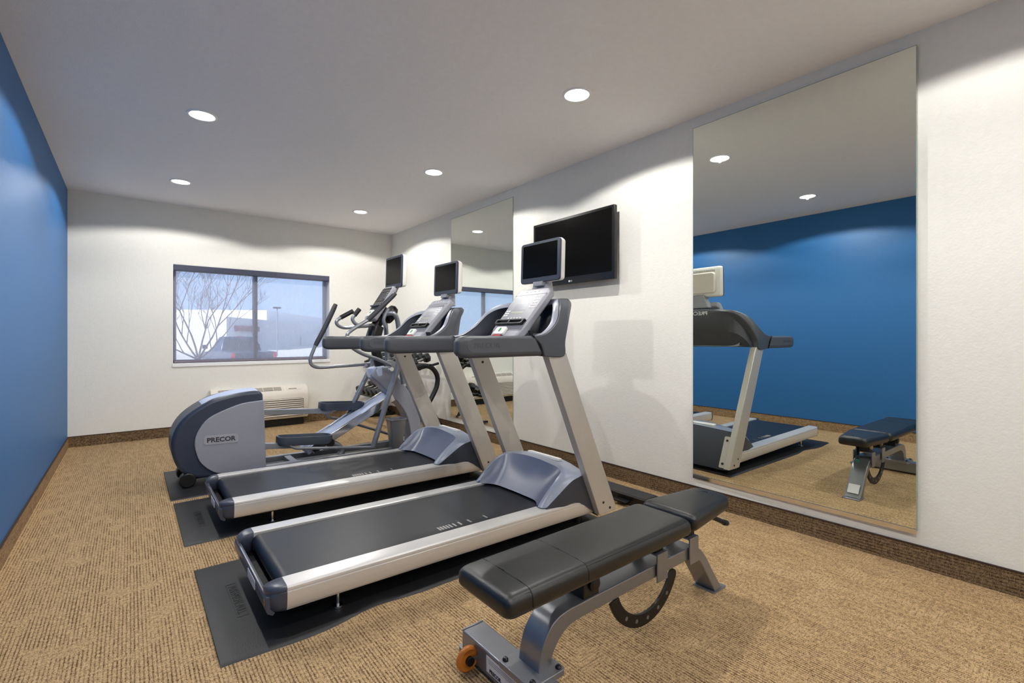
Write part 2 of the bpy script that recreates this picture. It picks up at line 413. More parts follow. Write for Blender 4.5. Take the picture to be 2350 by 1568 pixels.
# ------------------------------------------------------------------ treadmill
YC = 2.367
def zt(x): return .206-.0165*(x-.47)
tm = thing('treadmill', 'silver and grey treadmill nearest the viewer, beside the flat bench', 'treadmill', (1.3, YC, .0105), 'treadmills')
MB().box((.56, YC-.30, .07), (2.3, YC+.30, .165)).build('deck_frame', M_black, tm, bevel=.01)
MB().box((.425, YC-.30, .088), (.60, YC+.30, .111)).build('roller_guard', M_black, tm, bevel=.004)
# belt over its rear roller
pr = [(2.12, zt(2.12)-.012), (.52, zt(.52)-.012)]
for k in range(9):
    a = R(90+20*k); pr.append((.505+.038*math.cos(a), zt(.5)-.05+.038*math.sin(a)))
pr += [(.56, zt(.5)-.088), (.56, zt(.56)-.03), (2.12, zt(2.12)-.03)]
belt = MB().prism(pr, 'y', YC-.272, YC+.272).build('running_belt', M_belt, tm)
for x in (1.248, 1.264, 1.281, 1.298, 1.316, 1.340, 1.374, 1.434, 1.540):
    z = zt(x)-.0115
    MB().loft([[(x-.005, YC-.232, z), (x-.005, YC-.190, z), (x+.005, YC-.190, z), (x+.005, YC-.232, z)], [(x-.005, YC-.232, z+.0006), (x-.005, YC-.190, z+.0006), (x+.005, YC-.190, z+.0006), (x+.005, YC-.232, z+.0006)]]).build('speed_mark', M_mark, belt, smooth=False)
RAIL = [(.345,-.108),(.360,-.100),(.369,-.085),(.373,-.050),(.3725,-.026),(.3685,-.024),(.3685,-.020),(.3715,-.018),(.3705,-.010),(.364,-.004),(.352,-.0015),(.284,0),(.280,-.004),(.280,-.05),(.31,-.108)]
for s in (-1, 1):
    MB().loft([[(x, YC+s*o, zt(x)+z) for o, z in RAIL] for x in (.478, 2.268)]).build('side_rail', M_alu, tm, angle=25)
    # rounded rear corner cap, same section drawn in towards the rear
    rings = []
    for x, k, dz in ((.4785,0,.0006),(.455,.004,0),(.435,.014,-.003),(.420,.030,-.007),(.410,.050,-.014)):
        rings.append([(x, YC+s*(o-k if o > .34 else o), zt(.478)+(z+dz if z > -.05 else z*(1-k*3))) for o, z in RAIL])
    MB().loft(rings).build('end_cap', M_capg, tm, angle=50)
    MB().cyl((.70, YC+s*.29, .0125), (.70, YC+s*.29, .020), .022).cyl((.70, YC+s*.29, .019), (.70, YC+s*.29, .075), .009).build('rear_foot', M_chrome, tm)
    MB().cyl((2.2, YC+s*.29, .0115), (2.2, YC+s*.29, .08), .028).build('front_foot', M_black, tm)
rb = MB()
prof = [(.422,.170),(.410,.170),(.404,.162),(.404,.130),(.412,.105),(.432,.092),(.440,.102),(.424,.12)]
rb.prism(prof, 'y', YC-.345, YC+.345)
bump_ = rb.build('rear_bumper', M_capg, tm, bevel=.002)
MB().box((.408, YC-.30, .169), (.413, YC+.30, .1725)).build('bright_strip', M_chrome, bump_, smooth=False)
f = frame((.4038, 2.285, .143), (0,-1,0), (0,0,1))
pl = MB().slab(rpoly(.155, .040, .008), f, 0, .0015).build('rating_plate', M_label, bump_, smooth=False)
MB().box((.4036, YC-.338, .135), (.4041, YC-.322, .16)).build('warning_sticker', M_yellow, bump_, smooth=False)
# motor hood: rim and scooped face
def half(l): return [(x, -o, z) for x, o, z in l]+[(x, o, z) for x, o, z in reversed(l[:-1])]
Q = half([(1.845,.292,.195),(1.862,.280,.195),(1.895,.240,.195),(1.922,.190,.194),(1.928,.10,.194),(1.93,0,.194)])
Q2 = half([(1.865,.298,.215),(1.90,.292,.235),(1.975,.262,.265),(2.02,.205,.285),(2.035,.11,.295),(2.037,0,.297)])
P_ = half([(1.850,.300,.2),(1.915,.304,.268),(2.005,.298,.333),(2.075,.262,.368),(2.075,.13,.390),(2.065,0,.400)])
P2 = half([(1.842,.318,.203),(1.918,.328,.272),(2.012,.330,.338),(2.105,.300,.372),(2.11,.14,.394),(2.10,0,.404)])
O_ = half([(1.868,.352,.197),(1.965,.362,.262),(2.075,.366,.325),(2.165,.368,.352),(2.22,.19,.375),(2.23,0,.385)])
S_ = half([(1.872,.354,.185),(1.99,.368,.185),(2.13,.371,.18),(2.30,.371,.06),(2.34,.19,.055),(2.345,0,.055)])
SM = half([(1.870,.353,.191),(1.98,.366,.225),(2.105,.371,.255),(2.255,.371,.22),(2.31,.19,.225),(2.32,0,.23)])
U = lambda row, dz=0: [(x, YC+o, z+dz) for x, o, z in crv([(a,b,c) for a,b,c in row], 4)]
MB().loft([U(Q, -.013), U(Q2, -.013), U(P_, -.013)], False).build('hood_scoop', M_hood, tm, sub=1)
MB().loft([U(P_, -.013), U(P2, -.013), U(O_, -.013)], False).build('hood_rim', mat('hood_rim_plastic', srgb(138,145,162), .30), tm, sub=1)
MB().loft([U(O_, -.013), U(SM, -.013), U(S_, -.013)], False).build('hood_skirt', M_skirt, tm)
fpl = frame((2.172, YC-.01, .384), (0,-1,0), (1,0,-.16))
MB().slab(rpoly(.30, .045, .012, 4), fpl, -.012, .0035).build('badge_plate', M_white, tm, bevel=.001)
# uprights
for s in (-1, 1):
    o0, o1 = (.372, .426)
    ya, yb = YC+s*o0, YC+s*o1
    u = MB()
    A, B = [(1.817,1.075),(1.968,1.075),(2.425,.076),(2.257,.076)], None
    mid = [(1.886,1.075),(2.332,.076)]
    # outer face creased along its length
    ring = lambda x0, xm, x1, z: [(x0, ya, z), (x0, yb-s*.004, z), (xm, yb, z), (x1-.004, yb-s*.003, z), (x1, yb-s*.008, z), (x1, ya, z)]
    u.loft([ring(2.257,2.325,2.425,.076), ring(1.817,1.892,1.968,1.085)])
    up_ = u.build('upright', M_upr, tm, bevel=.003, angle=12)
    for fx, fz in ((.30,.15),(.5,.105)):
        xx = 2.257+.0+ (fz-.076)*(-.4405)+.168*fx*1.25
        MB().cyl((xx, yb-s*.006, fz), (xx, yb+s*.001, fz), .008).build('bolt_hole', M_ink, up_)
    mpf = frame((2.345, ya-s*.028, .20), (0,1,0), (-.4405,0,1))
    mp_ = MB().slab(rpoly(.056, .27, .01, 3), mpf, -.003, .003).build('mounting_plate', M_upr, up_, smooth=False)
    for v in (-.10, .10): MB().cyl(mpf(0, v, .002), mpf(0, v, .007), .010).build('plate_bolt', M_black, up_)
    h2 = MB().cyl((1.935, ya+s*.0, 1.0), (1.935, ya-s*.003, 1.0), .009); h2.build('screw', M_black, up_)
# handrails
for s in (-1, 1):
    yc_ = YC+s*.408
    rings = []
    for x, k in ((1.222,.40),(1.226,.62),(1.236,.80),(1.255,.94),(1.285,1.0),(1.50,1.0),(1.701,1.0)):
        rings.append([(x+(.61*(.056-v) if x > 1.7 else 0), yc_+u*k, 1.128+v*k) for u, v in rpoly(.066, .111, .026, 5)])
    hr = MB().loft(rings).build('handrail', M_grey, tm)
    out = yc_+s*.0335
    prof = [(1.272,1.128)]
    for k in range(9):
        a = R(180-11.25*k); prof.append((1.315+.045*math.cos(a), 1.128+.036*math.sin(a)))
    prof = [(1.315+.045*math.cos(R(a)), 1.134+.036*math.sin(R(a))) for a in range(90, 271, 15)]+[(1.750,1.098),(1.707,1.170)]
    ip = MB().prism(prof, 'y', out-s*.006, out+s*.0005).build('inset_panel', mat('inset_grey', srgb(78,81,88), .45), hr, bevel=.001)
    fr_ = frame((1.388, out+s*.0003, 1.134), (-s*1.0 if s > 0 else 1, 0, 0), (0,0,1))
    text('PRECOR', .036, fr_, M_grey, ip, 'embossed_lettering', .0004, .0002, .0006, 1.2)
    sm = MB().prism([(1.700,1.184),(1.703,1.184),(1.769,1.072),(1.766,1.072)], 'y', yc_-.0338, yc_+.0338).build('seam', M_ink, hr, smooth=False)
# cockpit arch: band from each handrail up and over the back of the console
ER = half([(1.70,.438,1.183),(1.80,.434,1.198),(1.90,.416,1.265),(1.965,.368,1.352),(2.03,.295,1.402),(2.11,.205,1.418),(2.14,.10,1.423),(2.145,0,1.425)])
EF = half([(1.78,.440,1.070),(1.935,.436,1.066),(1.952,.430,1.15),(2.040,.378,1.300),(2.125,.310,1.385),(2.185,.21,1.405),(2.21,.10,1.412),(2.215,0,1.415)])
cen = Vector((1.80, 0, 1.12))
def inner(row, d):
    out = []
    for x, o, z in row:
        v = Vector((0, -o, (1.10-z)*.8))
        v = v.normalized() if v.length > 1e-5 else Vector((0,0,-1))
        out.append((x, o+v.y*d, z+v.z*d))
    return out
EM = [((a[0]+b[0])/2+.02, (a[1]+b[1])/2*(1.0 if abs(a[1]) > .41 else 1.03), (a[2]+b[2])/2+.012) for a, b in zip(ER, EF)]
IR = [(x-.01, o, z) for x, o, z in inner(ER, .042)]; IF = inner(EF, .055)
IR[0] = (1.70,-.376,1.175); IR[-1] = (1.70,.376,1.175); IF[0] = (1.78,-.385,1.07); IF[-1] = (1.78,.385,1.07)
V = lambda row: U(row)
rings = [[a, b, c, d, e] for a, b, c, d, e in zip(V(ER), V(EM), V(EF), V(IF), V(IR))]
MB().loft(rings).build('cockpit_arch', M_grey, tm, bevel=.006, angle=45)
tr_e = [(x-.004, o*.985, z+.0005) for x, o, z in ER]; tr_i = [(x-.009, o*.99, z) for x, o, z in IR]
tr_m = [((a[0]*.45+b[0]*.55)-.006, (a[1]+b[1])/2, (a[2]+b[2])/2) for a, b in zip(tr_e, tr_i)]
MB().loft([V(tr_e), V(tr_m), V(tr_i)], False).build('arch_trim', M_mgrey, tm)
# dark back shell between arch and tray
BT = half([(1.79,.385,1.082),(1.90,.38,1.085),(1.93,.37,1.085),(1.96,.34,1.085),(1.98,.27,1.085),(1.99,.18,1.085),(1.99,.09,1.085),(1.99,0,1.085)])
BM = [((a[0]+b[0])/2+.05, (a[1]+b[1])/2, (a[2]+b[2])/2) for a, b in zip(IF, BT)]
TP = [tuple((u+v)/2 for u, v in zip(a, b)) for a, b in zip(EF, IF)]
MB().loft([V(TP), V(IF), V(BM), V(BT)], False).build('back_shell', M_grey, tm)
tray = MB().loft([U(half([(1.70,.376,1.165),(1.72,.30,1.155),(1.725,.15,1.15),(1.725,0,1.15)])), U(half([(1.86,.378,1.178),(1.88,.30,1.17),(1.89,.15,1.165),(1.89,0,1.165)])), U(half([(1.99,.30,1.19),(2.0,.25,1.20),(2.0,.12,1.20),(2.0,0,1.20)])), U(half([(2.02,.30,1.10),(2.0,.25,1.09),(2.0,.12,1.09),(2.0,0,1.09)])), U(half([(1.74,.376,1.075),(1.74,.30,1.08),(1.74,.15,1.08),(1.74,0,1.08)])), U(half([(1.70,.376,1.12),(1.705,.30,1.11),(1.70,.15,1.11),(1.70,0,1.11)]))], False)
tray.build('tray', M_lgrey, tm)
text('PRECOR', .046, frame((2.2115, YC, 1.389), (0,1,0), (0,0,1)), M_ltext, tm, 'brand_lettering', .0015, .0005, .001, 1.25)
MB().cyl((1.80, YC-.30, 1.168), (1.80, YC-.30, 1.20), .013).cyl((1.80, YC-.30, 1.198), (1.80, YC-.30, 1.214), .017).build('safety_key', M_black, tm)
# console panel
fc = frame((1.945, YC-.007, 1.33), (0,-1,0), (.245,0,.275))
cons = MB().slab([(-.130,-.20),(-.10,-.215),(.10,-.215),(.130,-.20),(.150,-.12),(.160,.12),(.158,.205),(.140,.228),(-.140,.228),(-.158,.205),(-.160,.12),(-.150,-.12)], fc, -.055, 0).build('console', M_lgrey, tm, bevel=.014, seg=3)
MB().slab(rpoly(.285, .305, .02, 5, 0, .0), fc, -.002, .0008).build('control_face', mat('control_face_grey', srgb(124,125,133), .4), cons, smooth=False)
MB().slab(rpoly(.13, .06, .004, 3, -.015, .055), fc, 0, .0013).build('display', mat('lcd_grey', srgb(140,141,148), .25), cons, smooth=False)
MB().slab(rpoly(.12, .018, .003, 3, -.01, .005), fc, 0, .0014).build('display_strip', mat('lcd_olive', srgb(150,150,136), .3), cons, smooth=False)
for i in range(3):
    for j in range(4): MB().slab(rpoly(.013, .011, .004, 3, .083+.02*i, .118-.024*j), fc, 0, .003).build('button', M_white, cons)
for i in range(2):
    for j in range(3): MB().slab(rpoly(.016, .011, .004, 3, -.122+.022*i, .02-.02*j), fc, 0, .003).build('button', M_white, cons)
for i in range(5): MB().slab(rpoly(.012, .01, .004, 3, -.06+.03*i, -.045), fc, 0, .003).build('button', M_white, cons)
for i in range(4): MB().slab(rpoly(.012, .01, .004, 3, -.06+.04*i, .198), fc, 0, .003).build('button', M_white, cons)
rk = MB()
fk = lambda a, b, c: fc(a, b, c)
rk.slab(rpoly(.285,.012,.005,3,0,-.073), fc, .002, .02); rk.slab(rpoly(.25,.010,.004,3,0,-.103), fc, .002, .02)
for a in (-.135, -.005, .125): rk.slab(rpoly(.016,.036,.004,3,a,-.088), fc, .002, .02)
rk.build('reading_rack', M_black, cons, bevel=.002)
sp_ = MB().slab(rpoly(.10, .062, .014, 5, -.035, -.162), fc, 0, .018).build('stop_button', M_white, cons, bevel=.003)
MB().slab([(.011*math.cos(a*PI/8)-.035, .016*math.sin(a*PI/8)-.158) for a in range(16)], fc, .017, .0195).build('green_dot', M_green, sp_, smooth=False)
MB().slab(rpoly(.085, .02, .005, 3, -.04, -.205), fc, .0, .016).build('red_tab', M_red, sp_, bevel=.002)
MB().slab([(-.157,.166),(.157,.166),(.157,.169),(-.157,.169)], fc, -.001, .0008).build('console_seam', M_grey, cons, smooth=False)
# monitor
fm = frame((2.120, 2.3465, 1.678), (0,-1,0), (.03,0,1))
mon = MB().slab(rpoly(.385, .275, .022, 5), fm, -.014, 0).build('monitor', M_navy, tm, bevel=.004)
MB().slab(rpoly(.335, .222, .004, 2, 0, .008), fm, -.001, .0012).build('screen', M_screen, mon, smooth=False)
bk = MB().loft([[fm(u*k, v*k2, c) for u, v in rpoly(.385, .275, .022, 5)] for k, k2, c in ((1,1,-.014),(1.0,1.0,-.03),(.97,.96,-.052),(.90,.86,-.06))])
bks = bk.build('back_housing', M_white, mon, bevel=.003)
bk2 = MB().slab(rpoly(.30, .19, .03, 5, 0, -.01), fm, -.085, -.058).build('rear_bulge', M_offw, mon, bevel=.01)
vt = MB()
for i in range(22):
    a = -.13+.0125*i; vt.slab([(a,.085),(a+.005,.085),(a+.005,.108),(a,.108)], fm, -.0612, -.0595)
vt.build('vent_slots', M_slot, mon, smooth=False)
MB().loft([[(2.15,YC-.06,1.56),(2.15,YC+.05,1.56),(2.20,YC+.05,1.56),(2.20,YC-.06,1.56)], [(2.10,YC-.10,1.44),(2.10,YC+.09,1.44),(2.18,YC+.09,1.44),(2.18,YC-.10,1.44)]]).build('monitor_bracket', M_lgrey, tm, bevel=.008)
MB().box((2.105, YC-.06, 1.515), (2.16, YC+.03, 1.545)).build('monitor_hinge', M_lgrey, tm, bevel=.004)
# second treadmill
tm2 = copy_tree(tm); tm2.location.y += 1.215
tm2['label'] = 'silver and grey treadmill in the middle, between the elliptical and the near treadmill'

# ------------------------------------------------------------------ elliptical trainer
YE = 4.60
el = thing('elliptical_trainer', 'grey elliptical trainer with round rear housing, farthest cardio machine near the window', 'elliptical trainer', (1.2, YE, .0105))
hp = crv2([(.872,.690),(.838,.722),(.728,.720),(.604,.700),(.485,.665),(.342,.570),(.270,.475),(.243,.380),(.244,.297),(.268,.200),(.318,.122),(.385,.075),(.50,.060)], 4)+[(.895,.060)]
hs = MB().prism(hp, 'y', YE-.17, YE+.17).build('motor_housing', M_navy, el, bevel=.03, seg=4, angle=50)
pp = crv2([(.874,.645),(.74,.635),(.633,.606),(.484,.537),(.412,.443),(.389,.361),(.398,.275),(.432,.185),(.513,.105),(.60,.072)], 4)+[(.892,.066)]
for s in (-1, 1):
    sd = MB().prism(pp, 'y', YE+s*.165, YE+s*.188).build('side_panel', M_lav, hs, bevel=.006, seg=3)
    f = frame((.566, YE+s*.1882, .358), (1 if s < 0 else -1, 0, -.03 if s < 0 else .03), (0,0,1))
    MB().slab(rpoly(.24, .07, .022, 5), f, 0, .003).build('name_plate', M_lgrey, hs, bevel=.001)
    text('PRECOR', .05, f, M_dgrey, hs, 'brand_lettering', .0006, .003, .0015, 1.05)
cap = [(.44,.630),(.485,.655),(.604,.694),(.728,.714),(.835,.718)]
rg = []
for x, z in crv2(cap, 4): rg.append([(x, YE-.15, z+.004), (x, YE-.10, z+.012), (x, YE, z+.016), (x, YE+.10, z+.012), (x, YE+.15, z+.004), (x, YE+.15, z-.02), (x, YE-.15, z-.02)])
MB().loft(rg).build('top_cap', M_cap, hs)
for s in (-1, 1):
    MB().cyl((.345, YE+s*.10, .068), (.345, YE+s*.185, .068), .055, 28).build('transport_wheel', M_black, el, bevel=.008)
MB().box((.33, YE-.10, .05), (.52, YE+.10, .10)).build('wheel_bracket', M_black, el, bevel=.01)
bs = MB()
for s in (-1, 1): bs.prism([(.60,.045),(2.35,.02),(2.35,.07),(.60,.095)], 'y', YE+s*.13, YE+s*.18)
bs.box((2.28, YE-.33, .0105), (2.36, YE+.33, .07)); bs.box((1.1, YE-.18, .03), (1.16, YE+.18, .08))
bs.build('base_frame', M_silver, el, bevel=.006)
# ramp: two tracks with a pale tray
fr_r = frame((1.23, YE, .155), (.807,0,.43), (0,1,0))
MB().slab([(0,-.115),(.93,-.115),(.93,.115),(0,.115)], fr_r, -.05, 0).build('ramp', M_cap, el, bevel=.006)
for s in (-1, 1):
    MB().slab([(.04,s*.13-.012),(.93,s*.13-.012),(.93,s*.13+.012),(.04,s*.13+.012)], fr_r, -.06, .012).build('ramp_track', M_chrome, el, bevel=.004)
MB().tube(crv([(1.42,YE-.09,.20),(1.50,YE-.09,.17),(1.56,YE-.09,.10),(1.50,YE-.09,.045),(1.40,YE-.09,.04)]), .028).build('ramp_strut', M_silver, el)
# pedals and their arms
def pedal(yc, x0, z0, x1, z1, xa, za, label):
    d = Vector((x1-x0, 0, z1-z0)).normalized()
    f = frame(((x0+x1)/2, yc, (z0+z1)/2), d, (0,1,0)); ln = (x1-x0)
    pts = rpoly(ln, .165, .06, 6)
    m = MB().loft([[f(u*k, v*k, c) for u, v in pts] for k, c in ((.93,-.055),(1,-.03),(1,.01),(1,.022),(.93,.022),(.90,-.012))])
    pd = m.build('pedal', M_pedal, el, bevel=.003)
    MB().slab([(u*.9, v*.85) for u, v in pts], f, -.013, -.008).build('foot_pad', M_grey, pd, smooth=False)
    MB().tube([(xa, yc, za), f(-ln*.2, 0, -.06)], 0, rect=(.045, .05), up=Vector((0,0,1))).build('pedal_arm', M_silver, pd, bevel=.004)
    MB().cyl(f(ln*.46, -.05, -.05), f(ln*.46, .05, -.05), .038).build('roller', M_black, pd)
pedal(YE-.155, .978, .300, 1.44, .262, .80, .262, '')
pedal(YE+.155, 1.425, .520, 1.86, .490, .80, .505, '')
# swing arms
def swing(y, low, piv, top, h, grip, rod, gx, gz):
    r = MB().tube(crv([low, tuple((Vector(low)+Vector(piv))/2), piv, top], 4), .026, 14).build('swing_arm', M_silver, el)
    MB().tube(crv(h, 6), .017, 14).build('handle', M_silver, r)
    MB().tube(crv(grip, 4), [.021]+[.024]*(len(crv(grip,4))-2)+[.02], 14).build('grip', M_dgrey, r)
    MB().tube(crv(rod, 4), .014, 10).build('link_rod', M_silver, r)
    p = Vector(piv)
    g = [(piv[0]+u, piv[2]+v) for u, v in ((gx,gz),(gx+.07,gz+.018),(.035,.045),(.03,-.03),(-.012,-.13),(-.035,-.03),(-.06,gz*.35))]
    MB().prism(g, 'y', y-.008, y+.008).build('gusset', M_silver, r, bevel=.003)
    MB().cyl((piv[0]-.06, y-.02, piv[2]+.0), (piv[0]-.06, y+.02, piv[2]+.0), .02).build('pivot_bolt', M_chrome, r)
yn, yf = YE-.22, YE+.24
swing(yn, (1.81,yn,.115), (2.055,yn,.86), (2.105,yn,1.10),
      [(1.99,yn,.90),(1.86,yn,.96),(1.70,yn,1.02),(1.585,yn,1.10),(1.562,yn,1.18),(1.60,yn,1.235),(1.775,yn,1.345)], [(1.76,yn,1.335),(1.90,yn,1.47),(2.04,yn,1.605)], [(1.06,yn,.255),(1.10,yn,.222),(1.2,yn,.20),(1.81,yn,.118)], -.13, .075)
swing(yf, (1.72,yf,.34), (1.98,yf,.87), (2.04,yf,1.10),
      [(1.98,yf,.90),(1.90,yf,.888),(1.65,yf,.88),(1.46,yf,.875),(1.39,yf,.895),(1.366,yf,.94),(1.375,yf,.99),(1.42,yf,1.105)], [(1.415,yf,1.09),(1.52,yf,1.30),(1.612,yf,1.505)], [(1.505,yf,.42),(1.56,yf,.365),(1.65,yf,.34),(2.06,yf,.175),(2.23,yf,.10)], -.15, .005)
# column
cl = crv2([(1.86,.80),(1.875,.765),(2.03,.611),(2.145,.49),(2.225,.369),(2.27,.217),(2.285,.06)], 4)
cr_ = crv2([(2.41,.06),(2.405,.20),(2.37,.354),(2.27,.58),(2.16,.74),(2.04,.875)], 4)
MB().prism(cl+cr_+[(1.90,.872)], 'y', YE-.085, YE+.085).build('column', M_lav, el, bevel=.02, seg=3, angle=50)
MB().lathe((1.945, YE, .765), (-.16,0,1), [(.070,0),(.088,.022),(.092,.085),(.088,.098),(.084,.108),(.070,.112)], 28).build('column_cap', M_cap, el)
f = frame((2.075, YE-.16, .345), (1,0,0), (0,1,0))
MB().loft([[f(u*k, v*k, c) for u, v in rpoly(.17, .14, .02, 4)] for k, c in ((.62,-.28),(.95,0),(1.06,.004),(1.06,.014),(.9,.014),(.8,-.05))]).build('bottle_holder', M_silver, el)
# fixed frame tubes and console mast
for s in (-1, 1):
    y = YE+s*.15
    MB().tube(crv([(1.99,YE+s*.06,1.40),(2.05,y,1.41),(2.095,y,1.34),(2.11,y,1.20),(2.12,y,.95),(2.16,y,.70)], 5), .024, 14).build('frame_tube', M_silver, el)
MB().tube(crv([(1.98,YE,.86),(1.93,YE,1.05),(1.90,YE,1.22),(2.0,YE,1.38),(2.06,YE,1.45)], 5), .05, 14).build('mast', M_black, el)
MB().prism([(1.84,1.12),(1.93,1.10),(1.98,1.27),(1.90,1.30)], 'y', YE-.10, YE+.10).build('mast_cover', M_black, el, bevel=.012)
MB().tube(crv([(2.0,YE-.10,1.27),(1.97,YE-.10,1.35),(2.02,YE-.10,1.46)], 4), .02).build('mast_brace', M_silver, el)
for s, pts, gr in ((1, [(1.90,YE+.02,1.295),(1.76,YE+.05,1.277),(1.64,YE+.06,1.267),(1.575,YE+.06,1.288),(1.56,YE+.06,1.328),(1.60,YE+.06,1.365)], [(1.60,YE+.06,1.364),(1.72,YE+.06,1.432)]),
                   (-1, [(1.87,YE-.03,1.292),(1.77,YE-.08,1.280),(1.69,YE-.10,1.300),(1.657,YE-.10,1.345),(1.675,YE-.10,1.385)], [(1.675,YE-.10,1.382),(1.725,YE-.10,1.445)])):
    hh = MB().tube(crv(pts, 6), .017, 14).build('pulse_handle', M_silver, el)
    MB().tube([gr[0], gr[1]], .022, 14).build('pulse_grip', M_black, hh)
fe = frame((1.965, YE, 1.530), (0,-1,0), (.235,0,.36))
ec = MB().slab([(-.115,-.20),(-.085,-.215),(.085,-.215),(.115,-.20),(.125,-.10),(.125,.175),(.105,.195),(-.105,.195),(-.125,.175),(-.125,-.10)], fe, -.05, 0).build('console', M_lgrey, el, bevel=.012, seg=3)
MB().slab(rpoly(.225, .28, .02, 5, 0, .035), fe, -.001, .0008).build('control_face', M_black, ec, smooth=False)
el_l = MB()
for v in (.14, -.01): el_l.slab([(-.112,v-.002),(.112,v-.002),(.112,v+.002),(-.112,v+.002)], fe, 0, .0015)
el_l.build('divider', M_lgrey, ec, smooth=False)
MB().slab(rpoly(.10, .10, .004, 3, 0, .065), fe, 0, .0014).build('display', mat('lcd_dark', srgb(70,72,78), .2), ec, smooth=False)
for i in range(3):
    for j in range(4): MB().slab(rpoly(.011, .010, .004, 3, .065+.017*i, .11-.022*j), fe, 0, .002).build('button', M_lgrey, ec)
for i in range(5): MB().slab(rpoly(.012, .010, .004, 3, -.06+.03*i, -.03), fe, 0, .002).build('button', M_lgrey, ec)
MB().slab(rpoly(.22,.012,.005,3,0,-.055), fe, .002, .022).build('reading_rack', M_navy, ec, bevel=.002)
es = MB().slab(rpoly(.11, .075, .016, 5, 0, -.145), fe, 0, .018).build('quick_start_pad', M_white, ec, bevel=.003)
MB().slab([(.014*math.cos(a*PI/8), .010*math.sin(a*PI/8)-.14) for a in range(16)], fe, .017, .0195).build('green_dot', M_green, es, smooth=False)
MB().lathe((2.06, YE, 1.42), (.8,0,-.4), [(.09,0),(.10,.03),(.09,.06),(.05,.075)]).build('console_back', M_black, el)
fm = frame((2.12, YE-.005, 1.845), (0,-1,0), (.03,0,1))
mon = MB().slab(rpoly(.385, .33, .022, 5), fm, -.014, 0).build('monitor', M_navy, el, bevel=.004)
MB().slab(rpoly(.335, .268, .004, 2, 0, .008), fm, -.001, .0012).build('screen', M_screen, mon, smooth=False)
MB().loft([[fm(u*k, v*k2, c) for u, v in rpoly(.385, .33, .022, 5)] for k, k2, c in ((1,1,-.014),(1.0,1.0,-.03),(.97,.96,-.055),(.90,.86,-.065))]).build('back_housing', M_white, mon, bevel=.003)
MB().loft([[(2.125,YE-.06,1.71),(2.125,YE+.06,1.71),(2.17,YE+.06,1.71),(2.17,YE-.06,1.71)], [(2.06,YE-.08,1.62),(2.06,YE+.08,1.62),(2.12,YE+.08,1.62),(2.12,YE-.08,1.62)]]).build('monitor_bracket', M_lgrey, el, bevel=.008)

# ------------------------------------------------------------------ flat bench
YN = 1.168
bn = thing('weight_bench', 'black padded adjustable weight bench on silver frame in the foreground', 'weight bench', (1.55, YN, 0))
up_edge = crv2([(1.004,.092),(1.012,.150),(1.030,.200),(1.060,.238),(1.100,.259),(1.15,.267)], 3)+crv2([(1.30,.268),(1.65,.268),(1.88,.268),(1.93,.260),(1.975,.232),(2.018,.190),(2.052,.145),(2.096,.085),(2.158,.006)], 3)
lo_edge = crv2([(2.098,.006),(2.045,.080),(2.008,.130),(1.980,.168),(1.945,.198),(1.90,.213),(1.84,.218)], 3)+crv2([(1.60,.218),(1.30,.218),(1.18,.217),(1.135,.207),(1.10,.185),(1.072,.150),(1.058,.110),(1.056,.092)], 3)
MB().prism(up_edge+lo_edge, 'y', YN-.05, YN+.05).build('main_frame', M_bsilver, bn, bevel=.006, seg=3, angle=40)
MB().slab(rpoly(.11, .11, .008, 3), frame((2.135, YN, .003), (1,0,0), (0,1,0)), -.003, .003).build('rear_foot_plate', M_bsilver, bn, smooth=False)
ft = MB().box((.955, YN-.31, .012), (1.05, YN+.31, .098))
cb = ft.build('crossbar', M_bsilver, bn, bevel=.006)
MB().box((.957, YN+.309, .010), (1.048, YN+.317, .1)).build('end_cap', M_bsilver, cb, bevel=.003)
for s in (-1, 1): MB().slab(rpoly(.07, .10, .012, 4), frame((1.0, YN+s*.31, .007), (1,0,0), (0,1,0)), -.006, .006).build('foot_plate', M_bsilver, cb, smooth=False)
fp = MB().slab(rpoly(.15, .17, .015, 4), frame((1.02, YN, .104), (1,0,0), (0,1,0)), -.012, .008).build('joint_plate', M_bsilver, bn, bevel=.002)
for dx in (-.055, .055):
    for dy in (-.068, .068): MB().lathe((1.02+dx, YN+dy, .112), (0,0,1), [(.010,0),(.010,.004),(.006,.009),(.001,.010)], 14).build('bolt', M_black, fp)
for s in (1,):
    for yy in (YN+.235,):
        wh = MB().lathe((.925, yy-.013, .045), (0,1,0), [(.020,.002),(.036,0),(.042,.006),(.044,.013),(.042,.020),(.036,.026),(.020,.024)], 32).build('transport_wheel', M_orange, bn)
        MB().cyl((.925, yy-.0245, .045), (.925, yy+.0245, .045), .015).build('axle', M_black, wh)
        for q in (-.019, .019): MB().box((.918, yy+q-.0015, .042), (.957, yy+q+.0015, .054)).build('wheel_fork', M_bsilver, wh, smooth=False)
f = frame((.9545, YN+.06, .055), (0,-1,0), (0,0,1))
lb = MB().slab([(-.10,-.025),(.10,-.025),(.10,.03),(-.10,.03)], f, 0, .0006).build('paper_label', M_label, cb, smooth=False)
text('PRECOR', .017, frame((.954, YN+.11, .040), (0,-1,0), (0,0,1)), M_ink, lb, 'label_lettering', .0002, .0003, .0006)
bl = MB()
for k in range(3): bl.slab([(-.09,.022-.006*k),(.085-.02*k,.022-.006*k),(.085-.02*k,.0205-.006*k),(-.09,.0205-.006*k)], f, .0006, .0009)
bl.slab([(.03,-.018),(.085,-.018),(.085,.0),(.03,.0)], f, .0006, .0009)
bl.build('printed_lines', mat('print_grey', srgb(120,120,126), .6), lb, smooth=False)
